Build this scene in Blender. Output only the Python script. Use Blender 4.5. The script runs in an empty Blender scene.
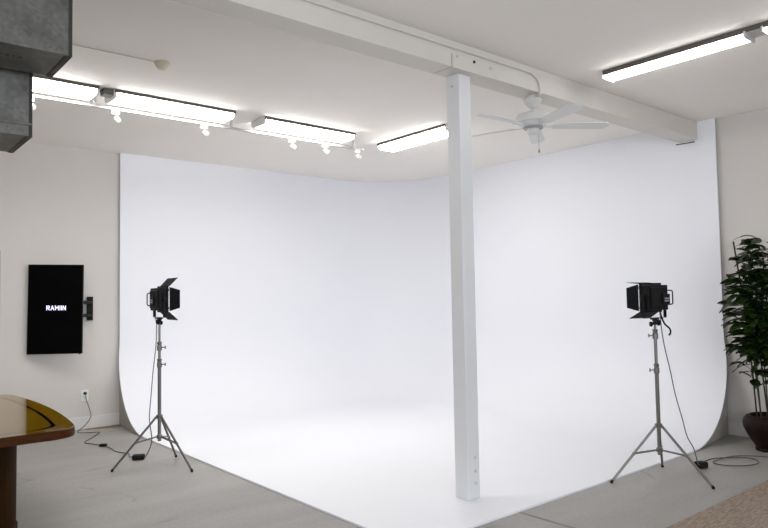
import bpy, bmesh, math, random
from mathutils import Vector, Matrix
random.seed(7)
PI = math.pi
S = bpy.context.scene
C = S.collection

# ------------------------------------------------------------------ camera
YAW, PITCH, ROLL, FPX, EYE = 0.695627, 0.0509415, -0.0171823, 667.776, 1.55
c_, s_ = math.cos, math.sin
FWD = Vector((s_(YAW) * c_(PITCH), c_(YAW) * c_(PITCH), s_(PITCH)))
R0 = Vector((c_(YAW), -s_(YAW), 0)); U0 = R0.cross(FWD)
RGT = R0 * c_(ROLL) + U0 * s_(ROLL); UPV = -R0 * s_(ROLL) + U0 * c_(ROLL)
cam = bpy.data.objects.new('camera', bpy.data.cameras.new('camera')); C.objects.link(cam)
m3 = Matrix((RGT, UPV, -FWD)).transposed()
cam.matrix_world = Matrix.Translation((0, 0, EYE)) @ m3.to_4x4()
cam.data.sensor_fit = 'HORIZONTAL'; cam.data.sensor_width = 36; cam.data.lens = FPX * 36 / 768
cam.data.clip_start = .05
S.camera = cam

# ------------------------------------------------------------------ world, light, exposure
W = bpy.data.worlds.new('sky'); S.world = W; W.use_nodes = True
W.node_tree.nodes['Background'].inputs[0].default_value = (.75, .86, 1, 1)
W.node_tree.nodes['Background'].inputs[1].default_value = 1.0
def daylight(loc, rot, sx, sy, power, col=(.86, .92, 1)):
    l = bpy.data.lights.new('daylight', 'AREA'); l.shape = 'RECTANGLE'; l.size = sx; l.size_y = sy
    l.energy = power; l.color = col
    o = bpy.data.objects.new('daylight', l); C.objects.link(o); o.location = loc; o.rotation_euler = rot
    return o
BACK_Y, LEFT_X = -3.0, -3.2
daylight((.8, BACK_Y + .06, 1.95), (PI / 2, 0, 0), 6.6, 2.1, 155)       # window_1, behind the camera
daylight((LEFT_X + .06, 1.2, 1.95), (PI / 2, 0, -PI / 2), 3.0, 2.1, 35)  # window_2, left of the camera
TUBE = 20.5
S.view_settings.view_transform = 'Standard'; S.view_settings.look = 'None'
S.view_settings.exposure = 0.25; S.view_settings.gamma = 1; S.view_settings.use_curve_mapping = False

# ------------------------------------------------------------------ materials
def nt(name):
    m = bpy.data.materials.new(name); m.use_nodes = True
    return m, m.node_tree, m.node_tree.nodes['Principled BSDF']
def mat(name, col, rough=.5, metal=0, var=0.0, scale=6, bump=0, bscale=60, spec=.5, coat=0, emit=None, estr=0, stretch=None):
    m, t, b = nt(name)
    b.inputs['Base Color'].default_value = (*col, 1); b.inputs['Roughness'].default_value = rough
    b.inputs['Metallic'].default_value = metal; b.inputs['Specular IOR Level'].default_value = spec
    b.inputs['Coat Weight'].default_value = coat
    if emit: b.inputs['Emission Color'].default_value = (*emit, 1); b.inputs['Emission Strength'].default_value = estr
    tc = t.nodes.new('ShaderNodeTexCoord'); mp = t.nodes.new('ShaderNodeMapping')
    t.links.new(tc.outputs['Object'], mp.inputs[0])
    if stretch: mp.inputs['Scale'].default_value = stretch
    if var:
        n = t.nodes.new('ShaderNodeTexNoise'); n.inputs['Scale'].default_value = scale; n.inputs['Detail'].default_value = 6
        t.links.new(mp.outputs[0], n.inputs['Vector'])
        mx = t.nodes.new('ShaderNodeMix'); mx.data_type = 'RGBA'
        mx.inputs[6].default_value = (*[c * (1 - var) for c in col], 1); mx.inputs[7].default_value = (*[min(1, c * (1 + var)) for c in col], 1)
        t.links.new(n.outputs['Fac'], mx.inputs[0]); t.links.new(mx.outputs[2], b.inputs['Base Color'])
    if bump:
        n2 = t.nodes.new('ShaderNodeTexNoise'); n2.inputs['Scale'].default_value = bscale; n2.inputs['Detail'].default_value = 4
        t.links.new(mp.outputs[0], n2.inputs['Vector'])
        bp = t.nodes.new('ShaderNodeBump'); bp.inputs['Strength'].default_value = bump; bp.inputs['Distance'].default_value = .01
        t.links.new(n2.outputs['Fac'], bp.inputs['Height']); t.links.new(bp.outputs[0], b.inputs['Normal'])
    return m
M = {}
M['wall'] = mat('beige_wall_paint', (.66, .625, .59), .8, var=.02, scale=2, bump=.05, bscale=40)
M['ceiling'] = mat('ceiling_paint', (.91, .865, .81), .85, var=.02, scale=1.5)
M['cyc'] = mat('cyclorama_paint', (.89, .897, .935), .6, var=.008, scale=1.2)
M['beam'] = mat('beam_paint', (.70, .66, .605), .5, var=.04, scale=3, bump=.05, bscale=20)
M['column'] = mat('column_paint', (.79, .79, .795), .4, var=.02, scale=4)
M['trim'] = mat('trim_paint', (.74, .73, .72), .45)
M['fixture'] = mat('fixture_enamel', (.60, .58, .56), .4)
M['shaded_shell'] = mat('shaded_housing_shell', (.12, .105, .095), .5, spec=.2)  # shade of the unlit fixture sides is put into this dark colour
M['fixture_dark'] = mat('fixture_bracket', (.40, .39, .38), .5)
M['lens'] = mat('lit_diffuser', (.9, .9, .9), .4, emit=(1, .985, .97), estr=TUBE)
M['tube'] = mat('lit_tube', (.9, .9, .9), .4, emit=(1, .99, .98), estr=TUBE * .65)
M['white'] = mat('white_plastic', (.82, .82, .80), .4)
M['ivory'] = mat('ivory_plastic', (.62, .58, .45), .5)
M['fan'] = mat('fan_enamel', (.72, .71, .69), .35)
M['galv'] = None
M['black'] = mat('black_metal', (.008, .008, .009), .5, spec=.2)
M['flap'] = mat('barn_door_black', (.005, .005, .006), .6, spec=.15)
M['rubber'] = mat('black_rubber', (.010, .010, .010), .7, spec=.2)
M['screen'] = mat('black_screen', (.0008, .0008, .001), .5, spec=.04)
M['glow'] = mat('screen_lettering', (.8, .8, .95), .5, emit=(.75, .72, .95), estr=.9)
M['steel'] = mat('brushed_steel', (.22, .205, .19), .30, metal=.9, var=.1, scale=30)
M['chrome'] = mat('bright_steel', (.6, .6, .6), .25, metal=1)
M['label'] = mat('grey_label', (.35, .36, .38), .5)
M['cord'] = mat('grey_cord', (.10, .10, .10), .6)
M['pot'] = mat('dark_red_brown_glaze', (.012, .005, .0035), .5, spec=.12, var=.5, scale=9, bump=.15, bscale=30)
M['soil'] = mat('soil', (.03, .02, .012), .95, bump=.5, bscale=50)
M['stem'] = mat('dark_stem', (.035, .025, .016), .7)
M['leaf'] = None
M['dark'] = mat('dark_mark', (.03, .027, .025), .8)
M['rust'] = mat('brown_tape', (.26, .17, .08), .8, var=.3, scale=30)
M['plywood'] = mat('cove_side_paint', (.46, .43, .39), .8, var=.04, scale=3)

def leaf_mat():
    m, t, b = nt('glossy_leaf')
    n = t.nodes.new('ShaderNodeTexNoise'); n.inputs['Scale'].default_value = 7
    tc = t.nodes.new('ShaderNodeTexCoord'); t.links.new(tc.outputs['Object'], n.inputs['Vector'])
    r = t.nodes.new('ShaderNodeValToRGB'); r.color_ramp.elements[0].position = .35; r.color_ramp.elements[0].color = (.004, .012, .003, 1)
    r.color_ramp.elements[1].position = .7; r.color_ramp.elements[1].color = (.026, .060, .008, 1)
    t.links.new(n.outputs['Fac'], r.inputs[0]); t.links.new(r.outputs[0], b.inputs['Base Color'])
    b.inputs['Roughness'].default_value = .38; b.inputs['Specular IOR Level'].default_value = .35
    return m
M['leaf'] = leaf_mat()
def galv():
    m, t, b = nt('galvanised_sheet')
    tc = t.nodes.new('ShaderNodeTexCoord')
    v = t.nodes.new('ShaderNodeTexVoronoi'); v.inputs['Scale'].default_value = 55
    n = t.nodes.new('ShaderNodeTexNoise'); n.inputs['Scale'].default_value = 6; n.inputs['Detail'].default_value = 8
    t.links.new(tc.outputs['Object'], v.inputs['Vector']); t.links.new(tc.outputs['Object'], n.inputs['Vector'])
    a = t.nodes.new('ShaderNodeMath'); a.operation = 'MULTIPLY_ADD'; a.inputs[1].default_value = .22
    t.links.new(v.outputs['Color'], a.inputs[0]); t.links.new(n.outputs['Fac'], a.inputs[2])
    r = t.nodes.new('ShaderNodeValToRGB'); r.color_ramp.elements[0].position = .35; r.color_ramp.elements[0].color = (.085, .083, .074, 1)
    r.color_ramp.elements[1].position = .9; r.color_ramp.elements[1].color = (.20, .195, .18, 1)
    t.links.new(a.outputs[0], r.inputs[0]); t.links.new(r.outputs[0], b.inputs['Base Color'])
    b.inputs['Metallic'].default_value = .75; b.inputs['Roughness'].default_value = .48
    return m
M['galv'] = galv()
def wood(name, c1, c2, rough, coat, scale=(1, 14, 1), spec=.5):
    m, t, b = nt(name)
    tc = t.nodes.new('ShaderNodeTexCoord'); mp = t.nodes.new('ShaderNodeMapping'); mp.inputs['Scale'].default_value = scale
    t.links.new(tc.outputs['Object'], mp.inputs[0])
    n = t.nodes.new('ShaderNodeTexNoise'); n.inputs['Scale'].default_value = 4; n.inputs['Detail'].default_value = 8; n.inputs['Distortion'].default_value = .6
    t.links.new(mp.outputs[0], n.inputs['Vector'])
    r = t.nodes.new('ShaderNodeValToRGB'); r.color_ramp.elements[0].position = .3; r.color_ramp.elements[0].color = (*c1, 1)
    r.color_ramp.elements[1].position = .7; r.color_ramp.elements[1].color = (*c2, 1)
    t.links.new(n.outputs['Fac'], r.inputs[0]); t.links.new(r.outputs[0], b.inputs['Base Color'])
    b.inputs['Roughness'].default_value = rough; b.inputs['Coat Weight'].default_value = coat; b.inputs['Coat Roughness'].default_value = .07
    b.inputs['Specular IOR Level'].default_value = spec
    return m
M['table'] = wood('varnished_golden_wood', (.15, .075, .0010), (.22, .125, .002), .45, 1.0, (14, 1, 1), 0.0)
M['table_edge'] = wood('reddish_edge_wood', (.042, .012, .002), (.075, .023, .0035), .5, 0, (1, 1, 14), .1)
M['leg_wood'] = wood('reddish_leg_wood', (.020, .008, .001), (.036, .014, .002), .6, 0, (12, 12, 1), .05)
M['rug'] = wood('tan_woven_rug', (.19, .148, .118), (.40, .325, .265), .95, 0, (3, 22, 1), .1)

def concrete():
    m, t, b = nt('polished_concrete')
    L = t.links.new; N = t.nodes.new
    tc = N('ShaderNodeTexCoord')
    n1 = N('ShaderNodeTexNoise'); n1.inputs['Scale'].default_value = 1.3; n1.inputs['Detail'].default_value = 9; n1.inputs['Roughness'].default_value = .6
    mp = N('ShaderNodeMapping'); mp.inputs['Rotation'].default_value = (0, 0, .7); mp.inputs['Scale'].default_value = (.35, 1.6, 1)
    L(tc.outputs['Object'], mp.inputs[0]); L(mp.outputs[0], n1.inputs['Vector'])
    r = N('ShaderNodeValToRGB')
    r.color_ramp.elements[0].position = .25; r.color_ramp.elements[0].color = (.275, .262, .242, 1)
    r.color_ramp.elements[1].position = .75; r.color_ramp.elements[1].color = (.42, .402, .377, 1)
    L(n1.outputs['Fac'], r.inputs[0])
    # fine speckle
    n2 = N('ShaderNodeTexNoise'); n2.inputs['Scale'].default_value = 38; n2.inputs['Detail'].default_value = 5; L(tc.outputs['Object'], n2.inputs['Vector'])
    r2 = N('ShaderNodeValToRGB'); r2.color_ramp.elements[0].position = .3; r2.color_ramp.elements[0].color = (.86, .86, .86, 1); r2.color_ramp.elements[1].position = .7
    L(n2.outputs['Fac'], r2.inputs[0])
    mu = N('ShaderNodeMix'); mu.data_type = 'RGBA'; mu.blend_type = 'MULTIPLY'; mu.inputs[0].default_value = 1
    L(r.outputs[0], mu.inputs[6]); L(r2.outputs[0], mu.inputs[7])
    # hairline cracks
    n3 = N('ShaderNodeTexNoise'); n3.inputs['Scale'].default_value = 3; n3.inputs['Detail'].default_value = 5
    L(tc.outputs['Object'], n3.inputs['Vector'])
    mxv = N('ShaderNodeMix'); mxv.data_type = 'RGBA'; mxv.inputs[0].default_value = .28
    L(tc.outputs['Object'], mxv.inputs[6]); L(n3.outputs['Color'], mxv.inputs[7])
    v = N('ShaderNodeTexVoronoi'); v.feature = 'DISTANCE_TO_EDGE'; v.inputs['Scale'].default_value = .75; L(mxv.outputs[2], v.inputs['Vector'])
    rc = N('ShaderNodeValToRGB'); rc.color_ramp.elements[0].position = 0; rc.color_ramp.elements[0].color = (.55, .55, .55, 1)
    rc.color_ramp.elements[1].position = .012; rc.color_ramp.elements[1].color = (0, 0, 0, 1)
    L(v.outputs['Distance'], rc.inputs[0])
    n4 = N('ShaderNodeTexNoise'); n4.inputs['Scale'].default_value = 1.7; L(tc.outputs['Object'], n4.inputs['Vector'])
    r4 = N('ShaderNodeValToRGB'); r4.color_ramp.elements[0].position = .5; r4.color_ramp.elements[1].position = .62; L(n4.outputs['Fac'], r4.inputs[0])
    mm = N('ShaderNodeMath'); mm.operation = 'MULTIPLY'; L(rc.outputs[0], mm.inputs[0]); L(r4.outputs[0], mm.inputs[1])
    mc = N('ShaderNodeMix'); mc.data_type = 'RGBA'; mc.inputs[7].default_value = (.13, .12, .11, 1)
    L(mm.outputs[0], mc.inputs[0]); L(mu.outputs[2], mc.inputs[6])
    L(mc.outputs[2], b.inputs['Base Color'])
    rr = N('ShaderNodeMapRange'); rr.inputs[3].default_value = .36; rr.inputs[4].default_value = .56; L(n1.outputs['Fac'], rr.inputs[0]); L(rr.outputs[0], b.inputs['Roughness'])
    b.inputs['Specular IOR Level'].default_value = .45
    return m
M['concrete'] = concrete()
m_, t_, b_ = nt('window_glass'); b_.inputs['Transmission Weight'].default_value = 1; b_.inputs['Roughness'].default_value = 0; b_.inputs['IOR'].default_value = 1.1
M['glass'] = m_

# ------------------------------------------------------------------ helpers
def obj(name, bm, m, parent=None, smooth=False, loc=None):
    me = bpy.data.meshes.new(name)
    bmesh.ops.recalc_face_normals(bm, faces=bm.faces[:])
    bm.to_mesh(me); bm.free()
    for x in (m if isinstance(m, (list, tuple)) else [m]): me.materials.append(x)
    if smooth:
        for p in me.polygons: p.use_smooth = True
        try: me.set_sharp_from_angle(angle=math.radians(38))
        except Exception: pass
    o = bpy.data.objects.new(name, me); C.objects.link(o)
    if parent: o.parent = parent
    if loc is not None: o.location = loc
    return o
def tag(o, label, cat, group=None, kind=None):
    o['label'] = label; o['category'] = cat
    if group: o['group'] = group
    if kind: o['kind'] = kind
    return o
def thing(name, label, cat, loc=(0, 0, 0), rz=0, group=None):
    o = bpy.data.objects.new(name, None); C.objects.link(o); o.empty_display_size = .1
    o.location = loc; o.rotation_euler = (0, 0, rz)
    return tag(o, label, cat, group)
def struct(name, bm, m, parent=None, smooth=False):
    o = obj(name, bm, m, parent, smooth)
    if not parent: o['kind'] = 'structure'
    return o
def B(): return bmesh.new()
def box(bm, lo, hi, bev=0, mtx=None, mi=0):
    t = bmesh.new() if bev else bm
    vs = bmesh.ops.create_cube(t, size=1)['verts']
    for v in vs:
        v.co = Vector([(lo[i] + hi[i]) / 2 + v.co[i] * (hi[i] - lo[i]) for i in range(3)])
    if bev:
        bev = min(bev, .45 * min(abs(hi[i] - lo[i]) for i in range(3)))
        bmesh.ops.bevel(t, geom=t.edges[:], offset=bev, segments=2, affect='EDGES', profile=.5)
        m = {v: bm.verts.new(v.co) for v in t.verts}
        for f in t.faces: bm.faces.new([m[v] for v in f.verts])
        vs = list(m.values()); t.free()
    if mtx:
        for v in vs: v.co = mtx @ v.co
    return bm
def lathe(bm, prof, n=32, axis=None, at=(0, 0, 0), cap=True):
    """prof: list of (radius, z); axis: Matrix 3x3 to orient"""
    rings = []
    for r, z in prof:
        ring = []
        for i in range(n):
            a = 2 * PI * i / n
            p = Vector((r * c_(a), r * s_(a), z))
            if axis: p = axis @ p
            ring.append(bm.verts.new(p + Vector(at)))
        rings.append(ring)
    for a, b in zip(rings, rings[1:]):
        for i in range(n): bm.faces.new((a[i], a[(i + 1) % n], b[(i + 1) % n], b[i]))
    if cap:
        bm.faces.new(rings[0][::-1]); bm.faces.new(rings[-1])
    return bm
def align(d):
    return Vector(d).to_track_quat('Z', 'Y').to_matrix()
def rod(bm, a, b, r, r2=None, n=12):
    a = Vector(a); b = Vector(b)
    lathe(bm, [(r, 0), (r if r2 is None else r2, (b - a).length)], n, align(b - a), a)
    return bm
def smooth_pts(P, k=6):
    P = [Vector(p) for p in P]; out = []
    for i in range(len(P) - 1):
        p0 = P[max(0, i - 1)]; p1 = P[i]; p2 = P[i + 1]; p3 = P[min(len(P) - 1, i + 2)]
        for j in range(k):
            t = j / k
            out.append(.5 * ((2 * p1) + (p2 - p0) * t + (2 * p0 - 5 * p1 + 4 * p2 - p3) * t * t + (3 * p1 - p0 - 3 * p2 + p3) * t ** 3))
    out.append(P[-1]); return out
def tube(bm, P, r, n=8):
    t0 = (P[1] - P[0]).normalized(); nrm = t0.orthogonal().normalized(); rings = []
    for i, p in enumerate(P):
        t = (P[min(i + 1, len(P) - 1)] - P[max(i - 1, 0)])
        t = t.normalized() if t.length > 1e-9 else t0
        nrm = (nrm - t * nrm.dot(t)).normalized(); bn = t.cross(nrm)
        rings.append([bm.verts.new(p + (nrm * c_(2 * PI * k / n) + bn * s_(2 * PI * k / n)) * r) for k in range(n)])
    for a, b in zip(rings, rings[1:]):
        for i in range(n): bm.faces.new((a[i], a[(i + 1) % n], b[(i + 1) % n], b[i]))
    bm.faces.new(rings[0][::-1]); bm.faces.new(rings[-1])
    return bm
def prism(bm, pts, z0, z1):
    """pts 2D CCW polygon extruded z0..z1"""
    a = [bm.verts.new((x, y, z0)) for x, y in pts]; b = [bm.verts.new((x, y, z1)) for x, y in pts]
    bm.faces.new(a[::-1]); bm.faces.new(b); n = len(pts)
    for i in range(n): bm.faces.new((a[i], a[(i + 1) % n], b[(i + 1) % n], b[i]))
    return bm

# ------------------------------------------------------------------ room shell
H = 3.49                    # ceiling height
XW, YW = 7.60, 8.79         # inner faces of right wall and far wall
XL, YB = LEFT_X, BACK_Y
struct('floor', box(B(), (XL - .2, YB - .2, -.12), (XW + .2, YW + .2, 0)), M['concrete'])
struct('ceiling', box(B(), (XL - .2, YB - .2, H), (XW + .2, YW + .2, H + .12)), M['ceiling'])
# far wall with a doorway cut at its left end
DX0, DX1, DZ = .55, 1.47, 2.10
bm = B(); box(bm, (XL - .2, YW, 0), (DX0, YW + .2, H)); box(bm, (DX1, YW, 0), (XW + .2, YW + .2, H)); box(bm, (DX0, YW, DZ), (DX1, YW + .2, H))
struct('wall_far', bm, M['wall'])
struct('wall_right', box(B(), (XW, YB - .2, 0), (XW + .2, YW, H)), M['wall'])
# back wall with its window
bm = B(); wx0, wx1, wz0, wz1 = -2.6, 4.2, .9, 3.0
box(bm, (XL, YB - .2, 0), (wx0, YB, H)); box(bm, (wx1, YB - .2, 0), (XW, YB, H)); box(bm, (wx0, YB - .2, 0), (wx1, YB, wz0)); box(bm, (wx0, YB - .2, wz1), (wx1, YB, H))
struct('wall_back', bm, M['wall'])
bm = B(); ly0, ly1 = -.4, 2.8
box(bm, (XL - .2, YB, 0), (XL, ly0, H)); box(bm, (XL - .2, ly1, 0), (XL, YW, H)); box(bm, (XL - .2, ly0, 0), (XL, ly1, wz0)); box(bm, (XL - .2, ly0, wz1), (XL, ly1, H))
struct('wall_left', bm, M['wall'])
def window(n, a, b, ax):
    bm = B()
    def bx(u0, u1, z0, z1):
        if ax == 'x': box(bm, (u0, YB - .12, z0), (u1, YB - .06, z1))
        else: box(bm, (XL - .12, u0, z0), (XL - .06, u1, z1))
    k = max(2, round((b - a) / 1.3))
    for i in range(k + 1):
        x = a + (b - a) * i / k; bx(x - .03 if i else x, x + .03 if i < k else x, wz0, wz1)
    bx(a, b, wz0, wz0 + .06); bx(a, b, wz1 - .06, wz1)
    f = struct('window_%d' % n, bm, M['trim'])
    g = B()
    if ax == 'x': box(g, (a, YB - .10, wz0), (b, YB - .09, wz1))
    else: box(g, (XL - .10, a, wz0), (XL - .09, b, wz1))
    struct('pane', g, M['glass'], f)
window(1, wx0, wx1, 'x'); window(2, ly0, ly1, 'y')
# door at the left end of the far wall
bm = B(); box(bm, (DX0 + .02, YW + .06, .01), (DX1 - .02, YW + .10, DZ - .02))
dr = struct('door_1', bm, M['trim'])
bm = B(); box(bm, (DX0 - .08, YW - .02, 0), (DX0, YW, DZ + .08)); box(bm, (DX1, YW - .02, 0), (DX1 + .07, YW, DZ + .08)); box(bm, (DX0, YW - .02, DZ), (DX1, YW, DZ + .08))
struct('door_frame', bm, mat('door_casing_paint', (.44, .43, .42), .5), dr)
bm = B(); rod(bm, (DX0 + .1, YW + .06, 1.0), (DX0 + .1, YW + .0, 1.0), .012); rod(bm, (DX0 + .1, YW, 1.0), (DX0 + .21, YW, 1.0), .010)
struct('door_handle', bm, M['chrome'], dr, True)
# baseboards
def baseboard(bm, lo, hi): return box(bm, lo, hi, .004)
struct('baseboard_far', baseboard(B(), (DX1 + .07, YW - .018, 0), (2.893, YW, .15)), M['trim'])
struct('baseboard_right', baseboard(B(), (XW - .018, YB, 0), (XW, 3.273, .15)), M['trim'])
struct('baseboard_left', baseboard(B(), (XL, YB, 0), (XL + .018, YW, .15)), M['trim'])
struct('baseboard_back', baseboard(B(), (XL + .02, YB, 0), (XW - .02, YB + .018, .15)), M['trim'])

# ------------------------------------------------------------------ cyclorama (infinity cove)
CX, CY, RC, RV = XW - .045, YW - .045, 1.15, 1.02   # face planes, plan-corner radius, cove radius
CT = .014                                           # floor coat thickness
def taper(d, a, b): return a + (b - a) * min(1, d / RV) ** .4
def cyc():
    bm = B()
    path = []   # (base point, inward normal, kind)
    NS = 26
    prof = [(0, H - .001)] + [(0, RV + CT + (H - RV - CT) * (1 - k / 6)) for k in range(1, 7)]
    for k in range(1, 19):
        a = PI / 2 * k / 18; prof.append((RV * (1 - c_(a)), CT + RV * (1 - s_(a))))
    cols = []
    for k in range(NS + 1): cols.append(('A', k / NS))
    for k in range(1, 17): cols.append(('arc', PI / 2 * k / 16))
    for k in range(1, NS + 1): cols.append(('B', k / NS))
    grid = []
    for kind, t in cols:
        col = []
        for d, z in prof:
            if kind == 'A':
                x0 = taper(d, 2.885, 2.81); p = (x0 + (CX - RC - x0) * t, CY - d, z)
            elif kind == 'arc':
                r = max(RC - d, .0005); p = (CX - RC + r * s_(t), CY - RC + r * c_(t), z)
            else:
                y1 = taper(d, 3.265, 3.14); p = (CX - d, (CY - RC) + (y1 - (CY - RC)) * t, z)
            col.append(bm.verts.new(p))
        grid.append(col)
    for a, b in zip(grid, grid[1:]):
        for i in range(len(prof) - 1):
            bm.faces.new((a[i], a[i + 1], b[i + 1], b[i]))
    # floor part
    xa, yb = CX - RV, CY - RV
    x0, y0 = 2.81, 3.14
    ri = RC - RV
    q = [bm.verts.new(p) for p in ((x0, y0, CT), (xa, y0, CT), (x0, yb, CT))]
    arc = [bm.verts.new((CX - RC + ri * c_(PI / 2 * k / 16), CY - RC + ri * s_(PI / 2 * k / 16), CT)) for k in range(17)]
    bm.faces.new([q[0], q[1]] + arc + [q[2]])
    q = [q[0], q[1], arc[-1], q[2]]
    ql = [bm.verts.new((x, y, 0)) for x, y in ((x0, yb), (x0, y0), (xa, y0))]
    bm.faces.new((ql[0], ql[1], q[0], q[3])); bm.faces.new((ql[1], ql[2], q[1], q[0]))
    ends = [[v.co.copy() for v in grid[0]], [v.co.copy() for v in grid[-1]]]
    bmesh.ops.remove_doubles(bm, verts=bm.verts[:], dist=.0008)
    # thin return lips at both open ends
    for pts, ax in ((ends[0], 0), (ends[1], 1)):
        prev = None
        for p in pts:
            o = p.copy()
            if ax == 0: o.y = min(YW - .001, o.y + .012); o.z = max(0, o.z - .008) if p.y < CY - .3 else o.z
            else: o.x = min(XW - .001, o.x + .012); o.z = max(0, o.z - .008) if p.x < CX - .3 else o.z
            a, b = bm.verts.new(p), bm.verts.new(o)
            if prev: bm.faces.new((prev[0], a, b, prev[1]))
            prev = (a, b)
    o = obj('cyclorama', bm, M['cyc'], None, True)
    return o, prof
CYC, PROF = cyc()
tag(CYC, 'white seamless cyclorama with a curved corner sweeping from walls down onto the floor', 'studio backdrop')
# panels closing the hollow under the cove at both open ends
bm = B()
vs = []
for d, z in PROF[6:]:
    vs.append((taper(d, 2.885, 2.81) + .012, CY - d + .012, z - .008))
for zz in (0,):
    poly = [bm.verts.new(p) for p in vs if p[2] > 0] + [bm.verts.new((2.822, CY - RV, .0)), bm.verts.new((2.897, YW - .001, .0)), bm.verts.new((2.897, YW - .001, RV))]
bm.faces.new(poly)
r = bmesh.ops.extrude_face_region(bm, geom=bm.faces[:]); bmesh.ops.translate(bm, verts=[v for v in r['geom'] if isinstance(v, bmesh.types.BMVert)], vec=(.015, 0, 0))
obj('side_panel', bm, M['plywood'], CYC)
bm = B()
vs = []
for d, z in PROF[6:]:
    vs.append((CX - d + .012, taper(d, 3.265, 3.14) + .012, z - .008))
poly = [bm.verts.new(p) for p in vs if p[2] > 0] + [bm.verts.new((CX - RV, 3.152, 0)), bm.verts.new((XW - .001, 3.277, 0)), bm.verts.new((XW - .001, 3.277, RV))]
bm.faces.new(poly)
r = bmesh.ops.extrude_face_region(bm, geom=bm.faces[:]); bmesh.ops.translate(bm, verts=[v for v in r['geom'] if isinstance(v, bmesh.types.BMVert)], vec=(0, .015, 0))
obj('side_panel', bm, M['plywood'], CYC)

# ------------------------------------------------------------------ beam + column
BY0, BY1, BZ = 3.46, 3.665, 3.285
bm = B(); box(bm, (XL, BY0, BZ), (XW - .001, BY1, H - .0005), .004)
beam = tag(obj('ceiling_beam', bm, M['beam']), 'long white painted beam running under the ceiling above the square column', 'beam', kind='structure')
bm = B(); box(bm, (3.60, BY0 - .006, BZ - .004), (4.06, BY0, BZ + .125), .002)
pl_ = obj('connection_plate', bm, M['beam'], beam)
for x, z, m in ((3.64, BZ + .09, 'fixture'), (3.83, BZ + .085, 'dark'), (4.02, BZ + .075, 'fixture')):
    obj('bolt', lathe(B(), [(.012, 0), (.012, .006), (.007, .009)], 12, align((0, -1, 0)), (x, BY0 - .006, z)), M[m], pl_, True)
bm = B(); box(bm, (3.585, BY0 - .003, BZ + .0), (3.592, BY0, BZ + .10)); box(bm, (3.585, BY0 - .002, BZ - .002), (3.592, BY1 - .02, BZ))
obj('seam_line', bm, M['fixture_dark'], beam)
# tiny wire hook at the beam's wall end
bm = B(); tube(bm, smooth_pts([(XW - .12, BY1 + .01, BZ - .03), (XW - .09, BY0 + .1, BZ - .028), (XW - .052, BY0 + .03, BZ - .02)], 4), .006)
tag(obj('wire_stub', bm, M['dark'], None, True), 'short dark wire stub poking from the wall under the right end of the beam', 'wire')

CXX, CYY, CW = 3.80, 3.597, .0665
col = thing('column', 'white square steel column standing on the cyclorama floor under the beam', 'column', (CXX, CYY, CT))
col['kind'] = 'structure'
obj('shaft', box(B(), (-CW, -CW, 0), (CW, CW, BZ - CT), .005), M['column'], col)
bm = B(); box(bm, (-CW - .005, -CW - .005, BZ - CT - .16), (-CW, CW, BZ - CT - .002), .001); obj('bracket_plate', bm, M['column'], col)
obj('bolt', lathe(B(), [(.012, 0), (.012, .007), (.006, .01)], 12, align((-1, 0, 0)), (-CW - .005, 0, BZ - CT - .09)), M['fixture'], col, True)
for z in (.12, .21, .31):
    obj('bolt', lathe(B(), [(.012, 0), (.012, .004), (.006, .006)], 12, align((0, -1, 0)), (.018, -CW, z)), M['fixture'], col, True)

# electrical conduit along beam down to the fan
FX, FY = 4.69, 3.562
bm = B()
P = [(XL + .05, BY0 - .012, 3.432), (-1, BY0 - .012, 3.432), (1.5, BY0 - .012, 3.432), (3.2, BY0 - .012, 3.432), (4.42, BY0 - .012, 3.430), (4.55, BY0 - .012, 3.42), (4.62, BY0 - .012, 3.39), (4.645, BY0 - .013, 3.34), (4.65, BY0 - .013, 3.28), (4.655, BY0 + .0, 3.262), (4.665, BY0 + .045, 3.262)]
tube(bm, smooth_pts(P, 5), .010)
tag(obj('electrical_conduit', bm, M['beam'], None, True), 'thin white conduit clipped along the beam face and bending down to the fan', 'conduit')

# ------------------------------------------------------------------ ceiling fan
fan = thing('ceiling_fan', 'white five-blade ceiling fan hanging from the beam right of the column', 'ceiling fan', (FX, FY, BZ))
obj('canopy', lathe(B(), [(.03, .0), (.048, 0), (.050, -.025), (.075, -.030), (.080, -.045), (.072, -.062), (.05, -.085), (.030, -.105), (.018, -.110)], 28), M['fan'], fan, True)
obj('downrod', lathe(B(), [(.012, -.12), (.012, -.175)], 14), M['fan'], fan, True)
obj('motor_housing', lathe(B(), [(.03, -.150), (.095, -.153), (.135, -.170), (.150, -.20), (.148, -.232), (.12, -.245), (.115, -.26), (.08, -.275), (.05, -.28)], 36), M['fan'], fan, True)
obj('trim_ring', lathe(B(), [(.07, -.272), (.085, -.275), (.085, -.288), (.05, -.29)], 28), M['label'], fan, True)
sw = obj('switch_housing', lathe(B(), [(.05, -.285), (.055, -.30), (.05, -.33), (.03, -.342), (.008, -.345)], 24), M['fan'], fan, True)
pc = B(); rod(pc, (.035, -.03, -.335), (.035, -.03, -.47), .002, n=6); lathe(pc, [(.003, .0), (.008, -.01), (.009, -.022), (.003, -.03)], 10, None, (.035, -.03, -.47))
obj('pull_chain', pc, M['label'], fan, True)
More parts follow.
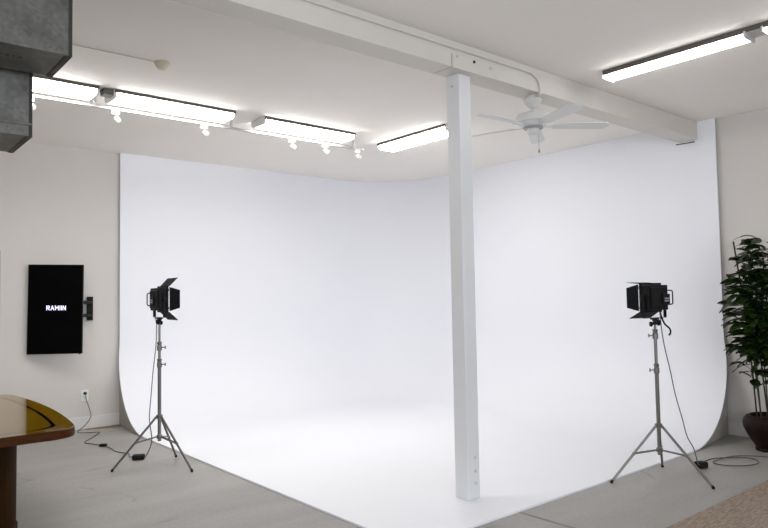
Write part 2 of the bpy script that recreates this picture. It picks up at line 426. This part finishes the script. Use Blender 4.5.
for k in range(5):
    a = -YAW + .02 + 2 * PI * k / 5
    mr = Matrix.Rotation(a, 4, 'Z') @ Matrix.Translation((0, 0, -.268)) @ Matrix.Rotation(math.radians(-11), 4, 'X')
    bm = B()   # blade iron
    box(bm, (.08, -.014, -.006), (.20, .014, .0), .002, mr); box(bm, (.17, -.045, -.006), (.215, .045, 0), .002, mr)
    iron = obj('blade_bracket', bm, M['fan'], fan)
    bm = B(); pts = []
    n = 10
    pts += [(.185, -.045), (.25, -.056), (.60, -.066)]
    for j in range(1, n): 
        t = -PI / 2 + PI * j / n; pts.append((.605 + .055 * c_(t), .066 * s_(t)))
    pts += [(.60, .066), (.25, .056), (.185, .045)]
    prism(bm, pts, 0, .007)
    for v in bm.verts: v.co = mr @ v.co
    obj('blade', bm, M['fan'], fan)

# ------------------------------------------------------------------ ceiling lights
def wrap_fixture(cx, cy, rz, label, L=1.21, w=.29):
    t = thing('fluorescent_fixture', label, 'ceiling light', (cx, cy, H), rz, 'wraparound fluorescent fixtures on the ceiling')
    obj('housing', box(B(), (-L / 2, -w / 2 + .0, -.032), (L / 2, w / 2, -.0005), .003), M['shaded_shell'], t)
    bm = B(); pr = [(-w / 2 + .003, -.032), (-w / 2 + .010, -.058), (-w / 2 + .035, -.076), (w / 2 - .035, -.076), (w / 2 - .010, -.058), (w / 2 - .003, -.032)]
    rings = [[bm.verts.new((x, y, z)) for y, z in pr] for x in (-L / 2 + .02, L / 2 - .02)]
    for i in range(len(pr) - 1): bm.faces.new((rings[0][i], rings[0][i + 1], rings[1][i + 1], rings[1][i]))
    bm.faces.new(rings[0]); bm.faces.new(rings[1][::-1]); bm.faces.new((rings[0][0], rings[1][0], rings[1][-1], rings[0][-1]))
    obj('diffuser', bm, M['lens'], t)
    for s in (-1, 1):
        bm = B(); xs = sorted((s * (L / 2 - .022), s * (L / 2 + .002)))
        rr = [[bm.verts.new((x, y * 1.02, z * 1.03 if z < -.033 else -.002)) for y, z in pr] for x in xs]
        for i in range(len(pr)): j = (i + 1) % len(pr); bm.faces.new((rr[0][i], rr[0][j], rr[1][j], rr[1][i]))
        bm.faces.new(rr[0]); bm.faces.new(rr[1][::-1])
        obj('end_cap', bm, M['white'], t)
    return t
wrap_fixture(1.235, 6.27, 0, 'lit white wraparound light at the far left, partly hidden by the duct')
wrap_fixture(2.575, 6.27, 0, 'long lit white wraparound light just right of the metal junction box')
wrap_fixture(4.115, 6.27, 0, 'lit white wraparound light above the three clustered track spotlights')
wrap_fixture(5.42, 5.81, PI / 2, 'lit white wraparound light turned crosswise, its end hidden behind the column')
# strip light in front of the beam
st = thing('fluorescent_fixture', 'long bare-tube fluorescent strip light at upper right in front of the beam', 'ceiling light', (5.22, 3.15, H))
bm = B(); box(bm, (-.082, -2.46, -.040), (.082, 0, -.0005), .002); obj('housing', bm, M['shaded_shell'], st)
bm = B(); box(bm, (-.080, -2.455, -.043), (.080, -.005, -.0401)); obj('reflector', bm, M['fixture'], st)
for y in (0.0, -1.17, -1.29, -2.46):
    bm = B(); box(bm, (-.092, y - .008, -.076), (.092, y + .008, -.03), .003); obj('lamp_holder', bm, M['white'] if y == 0 else M['fixture'], st)
for y0 in (-1.16, -2.45):
    for x in (-.056, .056):
        bm = B(); rod(bm, (x, y0, -.058), (x, y0 + 1.145, -.058), .0125, n=16); obj('tube', bm, M['tube'], st, True)
# junction box between the first two
jb = thing('junction_box', 'grey metal junction box with short conduit between two ceiling lights', 'junction box', (1.93, 6.20, H))
obj('body', box(B(), (-.05, -.05, -.055), (.05, .05, -.0005), .005), M['galv'], jb)
bm = B(); rod(bm, (-.05, 0, -.025), (-.088, 0, -.025), .014); pass
obj('conduit', bm, M['galv'], jb, True)
obj('cover_plate', box(B(), (-.045, -.045, -.059), (.045, .045, -.055), .001), M['fixture_dark'], jb)

# track rail with spot heads
RY, RZ = 6.47, H - .012
tr = tag(obj('track_rail', box(B(), (.2, RY - .014, H - .104), (5.10, RY + .014, H - .080), .003), M['fixture_dark']), 'thin white track rail along the ceiling behind the row of lit fixtures', 'track rail')
def spot(x, label, aim=(.15, .25)):
    t = thing('track_spotlight', label, 'spotlight', (x, RY, H - .104), 0, 'small white spotlights on the track rail')
    obj('adapter', box(B(), (-.036, -.017, -.040), (.036, .017, -.0005), .004), M['white'], t)
    bm = B(); rod(bm, (.012, 0, -.036), (.016, 0, -.062), .005); obj('arm', bm, M['white'], t, True)
    ax = align((aim[0], -.9, -aim[1] - .35))
    hd = obj('lamp_head', lathe(B(), [(.008, -.030), (.018, -.026), (.022, -.012), (.023, .014), (.026, .028), (.026, .032)], 20, ax, (.018, 0, -.080)), M['white'], t, True)
    obj('lens', lathe(B(), [(.024, .032), (.02, .0335), (.01, .034)], 20, ax, (.018, 0, -.080)), M['fixture'], hd, True)
    return t
SPX = [(1.345, 'white track spotlight at the left end, next to the metal duct'),
       (2.085, 'white track spotlight hanging below the left end of the second ceiling light'),
       (2.985, 'white track spotlight hanging in the gap between second and third ceiling lights'),
       (4.055, 'leftmost of the two white spotlights hanging below the third ceiling light'),
       (4.515, 'right one of the two white spotlights hanging below the third ceiling light'),
       (5.0, 'white spotlight at the very right end of the track rail')]
for x, l in SPX: spot(x, l)

for x in (.5, 1.9, 3.3, 4.95):
    obj('rail_clip', box(B(), (x - .012, RY - .010, H - .082), (x + .012, RY + .010, H - .0005), .002), M['fixture'], tr)

# smoke detector and its wire
sd = thing('smoke_detector', 'round cream smoke detector on the ceiling between duct and beam', 'smoke detector', (2.055, 5.23, H))
obj('base', lathe(B(), [(.062, -.0005), (.064, -.012), (.058, -.016)], 28), M['ivory'], sd, True)
obj('cover', lathe(B(), [(.056, -.014), (.052, -.032), (.036, -.052), (.012, -.058)], 28), M['ivory'], sd, True)
bm = B(); tube(bm, [Vector((.6, 5.26, H - .004)), Vector((1.3, 5.245, H - .004)), Vector((2.0, 5.23, H - .004))], .004, 6)
tag(obj('ceiling_wire', bm, M['ivory'], None, True), 'thin cream wire stapled across the ceiling to the smoke detector', 'wire')

# ------------------------------------------------------------------ air ducts
def duct(name, label, x1, y0, y1, z0, z1, seam=None):
    t = thing(name, label, 'air duct', (x1, y0, z0), 0, 'galvanised air ducts')
    L = x1 - XL
    obj('duct_body', box(B(), (-L, 0, 0), (0, y1 - y0, z1 - z0), .003), M['galv'], t)
    h, d = z1 - z0, y1 - y0
    bm = B(); e = .003
    box(bm, (-.014, -e, -e), (.002, 0, h + e)); box(bm, (-.014, d, -e), (.002, d + e, h + e)); box(bm, (-.026, 0, -e), (.002, d, 0)); box(bm, (-.014, 0, h), (.002, d, h + e))
    obj('end_flange', bm, mat('flange_steel', (.035, .032, .03), .6, metal=.3), t)
    if seam:
        bm = B(); box(bm, (-L, -.006, seam), (0, 0, seam + .014), .002); obj('seam', bm, M['galv'], t)
    for x in (-L * .3, -L * .75):
        bm = B(); box(bm, (x - .015, -.003, h), (x + .015, 0, H - z0)); box(bm, (x - .015, d, 0), (x + .015, d + .003, H - z0)); obj('hanger_strap', bm, M['galv'], t)
    return t
d1 = duct('air_duct', 'larger galvanised air duct at the top left corner, the upper of two', .855, 3.27, 3.63, 2.70, 3.30)
d2 = duct('air_duct', 'smaller galvanised air duct hanging lower behind the larger one', .785, 3.72, 4.17, 2.40, 2.92, .055)
for x, w in ((-.36, .010), (-.325, .006), (-.30, .012), (-.27, .008), (-.245, .014), (-.215, .008), (-.19, .012)):
    obj('stencil_mark', box(B(), (x, .145, -.0012), (x + w, .16, .0005)), M['dark'], d1)

# ------------------------------------------------------------------ wall monitor
A = Vector((1.815, YW - .06)); Bp = Vector((2.355, YW - .335))
ang = math.atan2(Bp.y - A.y, Bp.x - A.x); Wd = (Bp - A).length
tv = thing('wall_monitor', 'black portrait screen with white lettering on a swing arm, left wall', 'monitor', (A.x, A.y, 0), ang)
z0, z1 = .955, 2.015
rollm = Matrix.Translation((Wd / 2, 0, 1.48)) @ Matrix.Rotation(math.radians(.6), 4, 'Y') @ Matrix.Translation((-Wd / 2, 0, -1.48))
obj('casing', box(B(), (0, .0, z0), (Wd, .035, z1), .004, rollm), M['black'], tv)
obj('screen', box(B(), (.008, -.0015, z0 + .010), (Wd - .008, .002, z1 - .008), 0, rollm), M['screen'], tv)
# lettering, strokes on a 5-unit-high grid
LET = {'R': ([((0, 0), (0, 5)), ((0, 5), (2.3, 5)), ((2.3, 5), (2.8, 4.4)), ((2.8, 4.4), (2.8, 3.2)), ((2.8, 3.2), (2.3, 2.5)), ((2.3, 2.5), (0, 2.5)), ((1.4, 2.5), (3, 0))], 3),
       'A': ([((0, 0), (1.7, 5)), ((1.7, 5), (3.4, 0)), ((.7, 1.7), (2.7, 1.7))], 3.4),
       'M': ([((0, 0), (0, 5)), ((0, 5), (1.8, 2)), ((1.8, 2), (3.6, 5)), ((3.6, 5), (3.6, 0))], 3.6),
       'I': ([((0, 0), (0, 5))], 0), 'N': ([((0, 0), (0, 5)), ((0, 5), (2.9, 0)), ((2.9, 0), (2.9, 5))], 2.9)}
bm = B(); u = .0094; sw_ = .0085; adv = 0; tot = sum(LET[c][1] + 1.75 for c in 'RAMIIN') - 1.75
X0 = Wd * .515 - tot * u / 2
for c in 'RAMIIN':
    for (a, b) in LET[c][0]:
        p = Vector(((adv + a[0]) * u, a[1] * u)); q = Vector(((adv + b[0]) * u, b[1] * u)); d = (q - p); l = d.length; an = math.atan2(d.y, d.x)
        mm = rollm @ Matrix.Translation((X0 + p.x, 0, 1.476 + p.y)) @ Matrix.Rotation(-an, 4, 'Y')
        box(bm, (-sw_ / 2, -.003, -sw_ / 2), (l + sw_ / 2, -.0012, sw_ / 2), 0, mm)
    adv += LET[c][1] + 1.75
obj('screen_lettering', bm, M['glow'], tv)
bm = B(); box(bm, (Wd - .045, .006, z0 - .012), (Wd - .025, .026, z0 + .002), .002); obj('sensor', bm, M['black'], tv)
# arm: wall plate and two arms, expressed in monitor frame
def tvloc(x, y, z):
    v = Vector((x - A.x, y - A.y)); return Vector((v.x * c_(-ang) - v.y * s_(-ang), v.x * s_(-ang) + v.y * c_(-ang), z))
rot = Matrix.Rotation(-ang, 4, 'Z')
bm = B(); p = tvloc(2.528, YW, 0); box(bm, (-.035, -.03, 1.335), (.035, 0, 1.63), .004, Matrix.Translation((p.x, p.y, 0)) @ rot); obj('wall_plate', bm, M['black'], tv)
for z in (1.40, 1.56):
    bm = B(); a_ = tvloc(2.53, YW - .04, z); e_ = tvloc(2.36, YW - .24, z); f_ = Vector((Wd * .5, .04, z))
    rod(bm, a_, e_, .022); rod(bm, e_, f_, .02); rod(bm, a_ + Vector((0, 0, -.03)), a_ + Vector((0, 0, .03)), .022); rod(bm, e_ + Vector((0, 0, -.025)), e_ + Vector((0, 0, .025)), .02)
    obj('swing_arm', bm, M['black'], tv, True)
bm = B(); box(bm, (Wd * .5 - .1, .034, 1.34), (Wd * .5 + .1, .05, 1.62), .002); obj('mount_plate', bm, M['black'], tv)

# ------------------------------------------------------------------ wall outlet
OX, OZ = 2.475, .41
ou = thing('wall_outlet', 'white wall outlet with a black plug above the baseboard left of the cyclorama', 'outlet', (OX, YW, OZ))
obj('cover_plate', box(B(), (-.045, -.007, -.068), (.045, -.0002, .068), .003), M['white'], ou)
for z in (-.028, .028): obj('socket', box(B(), (-.018, -.009, z - .015), (.018, -.006, z + .015), .003), M['trim'], ou)

# ------------------------------------------------------------------ conference table
tb = thing('conference_table', 'varnished golden wood table with bowed side and dark inlay, bottom left', 'table', (.35, 5.75, 0))
def outline(inset=0, n=18):
    y0, y1 = 4.59 + inset - 5.75, 6.82 - inset - 5.75
    pts = []
    # right bowed side from (y0) to (y1)
    def xs(y): return .985 - inset - .085 * (y / 1.15) ** 2
    r = .14
    def corner(cx, cy, a0, a1): return [(cx + r * c_(a0 + (a1 - a0) * k / 8), cy + r * s_(a0 + (a1 - a0) * k / 8)) for k in range(9)]
    xr = xs(y0 + r)
    right = corner(xr - r, y0 + r, -PI / 2, 0)
    right += [(xs(y), y) for y in [y0 + r + (y1 - y0 - 2 * r) * k / n for k in range(1, n)]]
    right += corner(xs(y1 - r) - r, y1 - r, 0, PI / 2)
    left = [(-x, y) for x, y in right[::-1]]
    return right + left
bm = B(); prism(bm, outline(), .752 - .058, .752)
top_edges = [e for e in bm.edges if all(abs(v.co.z - .752) < 1e-5 or abs(v.co.z - .694) < 1e-5 for v in e.verts) and abs(e.verts[0].co.z - e.verts[1].co.z) < 1e-6]
bmesh.ops.bevel(bm, geom=top_edges, offset=.010, segments=3, affect='EDGES', profile=.5)
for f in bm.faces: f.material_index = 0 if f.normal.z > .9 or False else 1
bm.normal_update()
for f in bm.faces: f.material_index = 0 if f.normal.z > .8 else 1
tt = obj('tabletop', bm, [M['table'], M['table_edge']], tb)
# inlay band
bm = B(); o1, o2 = outline(.105), outline(.130)
n = len(o1); va = [bm.verts.new((*p, .7523)) for p in o1]; vb = [bm.verts.new((*p, .7523)) for p in o2]
va2 = [bm.verts.new((*p, .750)) for p in o1]; vb2 = [bm.verts.new((*p, .750)) for p in o2]
for i in range(n):
    j = (i + 1) % n
    bm.faces.new((va[i], va[j], vb[j], vb[i])); bm.faces.new((va[i], va[j], va2[j], va2[i])); bm.faces.new((vb[i], vb[j], vb2[j], vb2[i]))
obj('inlay_band', bm, mat('dark_inlay', (.003, .002, .001), .5, coat=.9, spec=0), tt)
for y in (5.28, 6.45):
    bm = B(); lathe(bm, [(.31, 0), (.31, .05), (.30, .06), (.30, .66), (.33, .67), (.33, .694)], 48, None, (.385, y - 5.75, 0))
    obj('leg', bm, M['leg_wood'], tb, True)

# ------------------------------------------------------------------ light stands
def stand(cx, cy, feet, zc, zb, zclamp, ztop, label, hubshift=0):
    t = thing('light_stand', label, 'light stand', (cx, cy, 0), 0, 'chrome studio light stands')
    fl = [Vector((x - cx, y - cy, .012)) for x, y in feet]
    bm = B(); rod(bm, (0, 0, zb - .04), (0, 0, zclamp[0]), .0165, n=16); obj('lower_pole', bm, M['steel'], t, True)
    bm = B(); rod(bm, (0, 0, zclamp[0] - .02), (0, 0, zclamp[1]), .013, n=16); obj('middle_pole', bm, M['steel'], t, True)
    bm = B(); rod(bm, (0, 0, zclamp[1] - .02), (0, 0, ztop), .010, n=16); obj('upper_pole', bm, M['steel'], t, True)
    for i, z in enumerate(zclamp):
        cl = obj('collar', lathe(B(), [(.018, -.05), (.023, -.045), (.023, -.005), (.019, 0), (.019, .012), (.022, .016), (.022, .03), (.015, .035)], 18, None, (0, 0, z)), M['steel'], t, True)
        kb = B(); d = Vector((-c_(YAW), s_(YAW), 0)) * (1 if hubshift else -1)
        rod(kb, d * .018 + Vector((0, 0, z - .02)), d * .055 + Vector((0, 0, z - .02)), .005); rod(kb, d * .055 + Vector((0, 0, z - .035)), d * .055 + Vector((0, 0, z - .005)), .006)
        obj('knob', kb, M['steel'], cl, True)
    obj('leg_collar', lathe(B(), [(.018, -.02), (.030, -.015), (.030, .015), (.02, .022)], 18, None, (0, 0, zc)), M['steel'], t, True)
    obj('brace_collar', lathe(B(), [(.018, -.02), (.026, -.015), (.026, .015), (.02, .02)], 18, None, (0, 0, zb)), M['steel'], t, True)
    for f in fl:
        h = Vector((f.x, f.y, 0)).normalized(); a = h * .028 + Vector((0, 0, zc))
        bm = B(); rod(bm, a, f, .0105, n=12); lg = obj('leg', bm, M['steel'], t, True)
        bm = B(); dd = (f - a).normalized(); rod(bm, f - dd * .014, f, .0115, n=12); lathe(bm, [(.011, -.012), (.012, -.004), (.011, .006)], 12, None, f); obj('rubber_foot', bm, M['rubber'], lg, True)
        mid = a + (f - a) * .50; side = h.cross(Vector((0, 0, 1)))
        bm = B()
        for s in (-1, 1): rod(bm, h * .024 + side * .010 * s + Vector((0, 0, zb)), mid + side * .012 * s, .005, n=8)
        rod(bm, mid - side * .016, mid + side * .016, .007, n=8)
        obj('brace', bm, M['steel'], t, True)
    return t
SL = (2.43, 6.25); SR = (5.385, 2.89)
LTOP, RTOP = 1.345, 1.285
stand(*SL, [(2.041, 6.387), (2.711, 6.541), (2.583, 5.869)], .47, .285, (.98, 1.14), LTOP, 'silver tripod light stand at left, beside the dining-height wooden table end', 0)['label'] = 'silver tripod light stand at left, between the wooden table and the cyclorama'
stand(*SR, [(4.985, 3.10), (5.76, 3.07), (5.405, 2.465)], .44, .24, (.925, 1.215), RTOP, 'silver tripod light stand at right, near the potted plant', 1)

def head(loc, rz, top_tilt, bt, hy, label):
    t = thing('studio_light', label, 'studio light', loc, rz, 'black studio lights with barn doors')
    cl = B(); lathe(cl, [(.015, 0), (.015, .03), (.021, .032), (.021, .048)], 16); box(cl, (-.022, -.035, .044), (.022, .035, .056), .003)
    obj('mounting_clamp', cl, M['black'], t, True)
    for d, z, k in (((-c_(.9), -s_(.9), 0), .018, 1.0), ((c_(.9), s_(.9), 0), .006, .85)):
        kb = B(); lathe(kb, [(.008 * k, .0), (.008 * k, .018), (.023 * k, .020), (.027 * k, .030), (.022 * k, .042)], 14, align(d), (0, 0, z)); obj('clamp_knob', kb, M['black'], t, True)
    zb = .056; zc = .230; hw = .143
    obj('yoke_bar', box(B(), (-.012, -hw, zb), (.012, hw, zb + .006)), M['steel'], t)
    for s in (-1, 1):
        yb = B(); box(yb, (-.014, s * hw - .003, zb + .0061), (.014, s * hw + .003, zc + .03), .001); obj('yoke_arm', yb, M['black'], t)
        kb = B(); lathe(kb, [(.006, -.012), (.006, .006), (.018, .008), (.020, .020), (.015, .024)], 14, align((0, s, 0)), (0, s * (hw + .003), zc)); obj('tilt_knob', kb, M['black'], t, True)
    hb = B(); box(hb, (-.045, -.130, zc - .106), (.024, .130, zc + .106), .006); box(hb, (-.060, -.105, zc - .085), (-.044, .105, zc + .085), .006)
    hs = obj('housing', hb, M['black'], t)
    for z in (-.075, .05, .07):
        vb = B(); box(vb, (-.0615, -.08, zc + z - .003), (-.059, .08, zc + z + .003)); obj('vent_slot', vb, M['rubber'], hs)
    fb = B(); f0, f1, e, ez = .024, .040, .138, .125
    box(fb, (f0, -e, zc - ez), (f1, -e + .018, zc + ez)); box(fb, (f0, e - .018, zc - ez), (f1, e, zc + ez)); box(fb, (f0, -e + .018, zc - ez), (f1, e - .018, zc - ez + .018)); box(fb, (f0, -e + .018, zc + ez - .018), (f1, e - .018, zc + ez))
    obj('front_frame', fb, M['black'], t)
    obj('lens', box(B(), (.022, -.124, zc - .104), (.030, .124, zc + .104), .002), mat('dull_lens', (.30, .30, .28), .5), t)
    for n_, tilt, w0, w1, ln in (('t', top_tilt, .132, .142, .115), ('b', bt, .132, .142, .115), ('l', 30, .114, .084, .100), ('r', 30, .114, .084, .100)):
        bm = B(); th = .0015; eo = ez if n_ in 'tb' else e
        prism(bm, [(0.004, -w0), (ln, -w1), (ln, w1), (0.004, w0)], -th, th)
        rotx = {'t': 0, 'b': PI, 'l': -PI / 2, 'r': PI / 2}[n_]
        mb = Matrix.Translation((f1, 0, zc)) @ Matrix.Rotation(rotx, 4, 'X')
        mt = mb @ Matrix.Translation((.006, 0, eo - .006)) @ Matrix.Rotation(-math.radians(tilt), 4, 'Y')
        for v in bm.verts: v.co = mt @ v.co
        bd = obj('barn_door', bm, M['flap'], t)
        for q in (-1, 1):
            hbm = B(); rod(hbm, (.004, q * .085 - .012, eo - .006), (.004, q * .085 + .012, eo - .006), .004, n=8)
            for v in hbm.verts: v.co = mb @ v.co
            obj('hinge', hbm, M['steel'], bd, True)
    py = hy + (.045 if hy < 0 else -.05)
    cp = obj('control_panel', box(B(), (-.074, py - .045, zc - .055), (-.0605, py + .045, zc + .03), .002), M['black'], t)
    for j in range(2): obj('label_plate', box(B(), (-.0755, py - .030, zc - .014 - j * .020), (-.0738, py + .028, zc - .002 - j * .020)), M['label'], cp)
    hd = B(); P = [(-.055, hy, zc - .060), (-.088, hy, zc - .057), (-.098, hy, zc - .045), (-.098, hy, zc), (-.098, hy, zc + .045), (-.088, hy, zc + .057), (-.055, hy, zc + .060)]
    tube(hd, smooth_pts(P, 4), .0055); obj('handle', hd, M['black'], t, True)
    return t
head((SL[0], SL[1], LTOP), -YAW + math.radians(37), 46, 44, .055, 'black studio light with raised top flap on the left stand, facing right')
head((SR[0], SR[1], RTOP), -YAW + PI - math.radians(58), 6, 30, -.115, 'black studio light seen from behind on the right stand, grey label on its back')

# ------------------------------------------------------------------ power cords
r_ = .005; zf = .006
def cord(label, P, parts, k=6, rad=.0045):
    bm = B(); tube(bm, smooth_pts(P, k), rad, 7)
    o = tag(obj('power_cord', bm, M['cord'], None, True), label, 'power cord', 'power cords of the studio lights'); return o
def off(c, l, z, f=0): return (c[0] - .767 * l + .641 * f, c[1] + .641 * l + .767 * f, z)   # sideways / away from a stand
lp = [(OX, YW - .035, OZ + .028), (OX + .005, YW - .06, .36), (OX + .04, YW - .075, .24), (OX + .05, YW - .08, .15), (OX - .02, YW - .10, .06), (OX - .13, 8.60, zf), (OX - .02, 8.46, zf), (OX + .06, 8.40, zf), (2.40, 8.17, zf), (2.235, 7.93, zf), (2.25, 7.82, zf), (2.30, 7.70, zf),
      (2.35, 7.45, zf), (2.34, 7.20, zf), (2.40, 7.00, zf), (2.36, 6.86, zf), (2.36, 6.78, .018), (2.40, 6.70, .022), (2.44, 6.64, .03), off(SL, .115, .22, .12), off(SL, .095, .45), off(SL, .08, .66), off(SL, .062, .88), off(SL, .035, 1.12), off(SL, .028, 1.28), off(SL, .03, 1.36), off(SL, .045, 1.41)]
pc_ = cord('thin grey cord from the wall outlet across the floor up to the left light', lp, None)
def blob(parent, name, c, sz, rz):
    bm = B(); box(bm, (-sz[0] / 2, -sz[1] / 2, 0), (sz[0] / 2, sz[1] / 2, sz[2]), min(sz) * .25, Matrix.Translation(c) @ Matrix.Rotation(rz, 4, 'Z')); return obj(name, bm, M['rubber'], parent)
blob(pc_, 'power_adapter', (2.395, 6.70, .001), (.115, .085, .048), -.5)
blob(pc_, 'inline_switch', (2.325, 7.57, .001), (.075, .045, .028), -.7)
bm = B(); rod(bm, (OX, YW - .0095, OZ + .028), (OX, YW - .038, OZ + .028), .017); obj('plug', bm, M['rubber'], pc_, True)
rp = [off(SR, -.045, 1.42), off(SR, -.05, 1.34), off(SR, -.055, 1.25), off(SR, -.075, 1.10), off(SR, -.115, .90), off(SR, -.15, .70), off(SR, -.20, .50), off(SR, -.235, .35), (5.80, 2.80, .20), (5.88, 2.81, .07), (5.93, 2.815, .03), (5.98, 2.85, .02), (6.05, 2.84, .016), (6.18, 2.90, zf), (6.38, 2.89, zf), (6.56, 2.76, zf), (6.62, 2.65, zf), (6.50, 2.55, zf), (6.33, 2.58, zf), (6.20, 2.70, zf), (6.22, 2.83, zf), (6.42, 2.82, zf + .009), (6.60, 2.80, zf), (6.72, 2.70, zf), (6.82, 2.53, zf), (6.96, 2.38, zf), (7.20, 2.33, zf), (7.45, 2.42, zf), (7.54, 2.70, zf)]
pr_ = cord('black cord looping on the floor beside the plant and up to the right light', rp, None)
pr_.data.materials[0] = M['cord']
blob(pr_, 'power_adapter', (5.975, 2.825, .001), (.095, .085, .055), -.3)
bm = B(); tube(bm, smooth_pts([off(SR, -.045, 1.41), off(SR, -.060, 1.345), off(SR, -.085, 1.29), off(SR, -.125, 1.25), off(SR, -.130, 1.215), off(SR, -.115, 1.195)], 5), .0075); obj('cable_tail', bm, M['rubber'], pr_, True)

# ------------------------------------------------------------------ rug and floor details
bm = B(); box(bm, (2.2, -.6, .0), (7.3, 2.27, .009), .003)
tag(obj('rug', bm, M['rug']), 'flat tan woven rug on the concrete floor at bottom right', 'rug')
bm = B(); box(bm, (3.83, 1.9 + .40, -.001), (3.86, 3.138, .0012)); o = struct('trim_1', bm, mat('floor_joint_filler', (.24, .23, .21), .8, var=.3, scale=12))
bm = B(); prism(bm, [(2.46, 8.72), (2.86, 8.60), (2.88, 8.765), (2.50, 8.765)], .0, .004)
tag(obj('floor_tape', bm, M['rust']), 'strip of brown tape on the floor along the baseboard by the cyclorama', 'tape')

# ------------------------------------------------------------------ potted plant
pt = thing('potted_plant', 'tall leafy green plant in a round dark brown pot, right edge', 'plant', (7.12, 2.66, 0))
obj('pot', lathe(B(), [(.10, 0), (.145, 0), (.148, .018), (.140, .03), (.165, .07), (.215, .15), (.245, .22), (.252, .265), (.240, .305), (.215, .332), (.195, .342), (.185, .340), (.178, .325), (.175, .29)], 44), M['pot'], pt, True)
obj('soil', lathe(B(), [(.174, .28), (.174, .298), (.05, .305)], 30), M['soil'], pt, True)
rnd = random.Random(11)
lv = B()
def leaf(p, d, L, wd, droop):
    d = d.normalized(); side = d.cross(Vector((0, 0, 1)))
    if side.length < .1: side = Vector((1, 0, 0))
    side.normalize(); up = side.cross(d)
    roll_ = rnd.uniform(-.6, .6); side, up = side * c_(roll_) + up * s_(roll_), up * c_(roll_) - side * s_(roll_)
    prof = [(0, .04), (.12, .35), (.3, .8), (.5, 1), (.7, .9), (.87, .55), (1, .05)]
    rows = []
    for t, w in prof:
        c = p + d * (L * t) - Vector((0, 0, 1)) * (droop * L * t * t)
        rows.append([lv.verts.new(c + side * (wd * w * .5 * s) + up * (.12 * wd * abs(s))) for s in (-1, -.5, 0, .5, 1)])
    for a, b in zip(rows, rows[1:]):
        for i in range(4): lv.faces.new((a[i], a[i + 1], b[i + 1], b[i]))
for k in range(11):
    a = 2 * PI * k / 11 + rnd.uniform(-.2, .2); r0 = rnd.uniform(.03, .14); r1 = r0 + rnd.uniform(.02, .16)
    ztop = rnd.uniform(1.6, 2.10) if k % 2 else rnd.uniform(1.9, 2.1); base = Vector((r0 * c_(a), r0 * s_(a), .29)); tip = Vector((r1 * c_(a), r1 * s_(a), ztop))
    mid = (base + tip) / 2 + Vector((rnd.uniform(-.03, .03), rnd.uniform(-.03, .03), 0))
    bm = B(); sp = smooth_pts([base, mid, tip], 6); tube(bm, sp, rnd.choice((.006, .008, .011)), 7); obj('stem', bm, M['stem'], pt, True)
    nl = 92
    for j in range(nl):
        t = j / nl; z = .88 + (ztop - .84) * t if rnd.random() > .03 else rnd.uniform(.66, .9)
        fr = (z - .29) / (ztop - .29); p = base.lerp(tip, min(1, fr)); p.z = z
        an = rnd.uniform(0, 2 * PI) if rnd.random() < .5 else a + rnd.uniform(-1, 1)
        out = .04 + .17 * math.sin(PI * min(1, max(0.05, (z - .70) / 1.55))) ** .7
        d = Vector((c_(an), s_(an), rnd.uniform(-.25, .7)))
        q = p + d.normalized() * rnd.uniform(.02, out + .03)
        L_ = rnd.uniform(.12, .185)
        e_ = q + d.normalized() * L_ * .95; rm = .425 - .22 * max(0, (e_.z - 1.55) / .6) ** 2 - .05 * max(0, (1.1 - e_.z) / .3)
        if math.hypot(e_.x, e_.y) > rm or e_.x > .42 or e_.z > 2.16: continue
        tubep = [p, (p + q) / 2 + Vector((0, 0, .01)), q]
        tube(lv, [Vector(v) for v in tubep], .0025, 5)
        leaf(q, d, L_, L_ * rnd.uniform(.5, .64), rnd.uniform(.1, .55))
obj('foliage', lv, M['leaf'], pt, True)
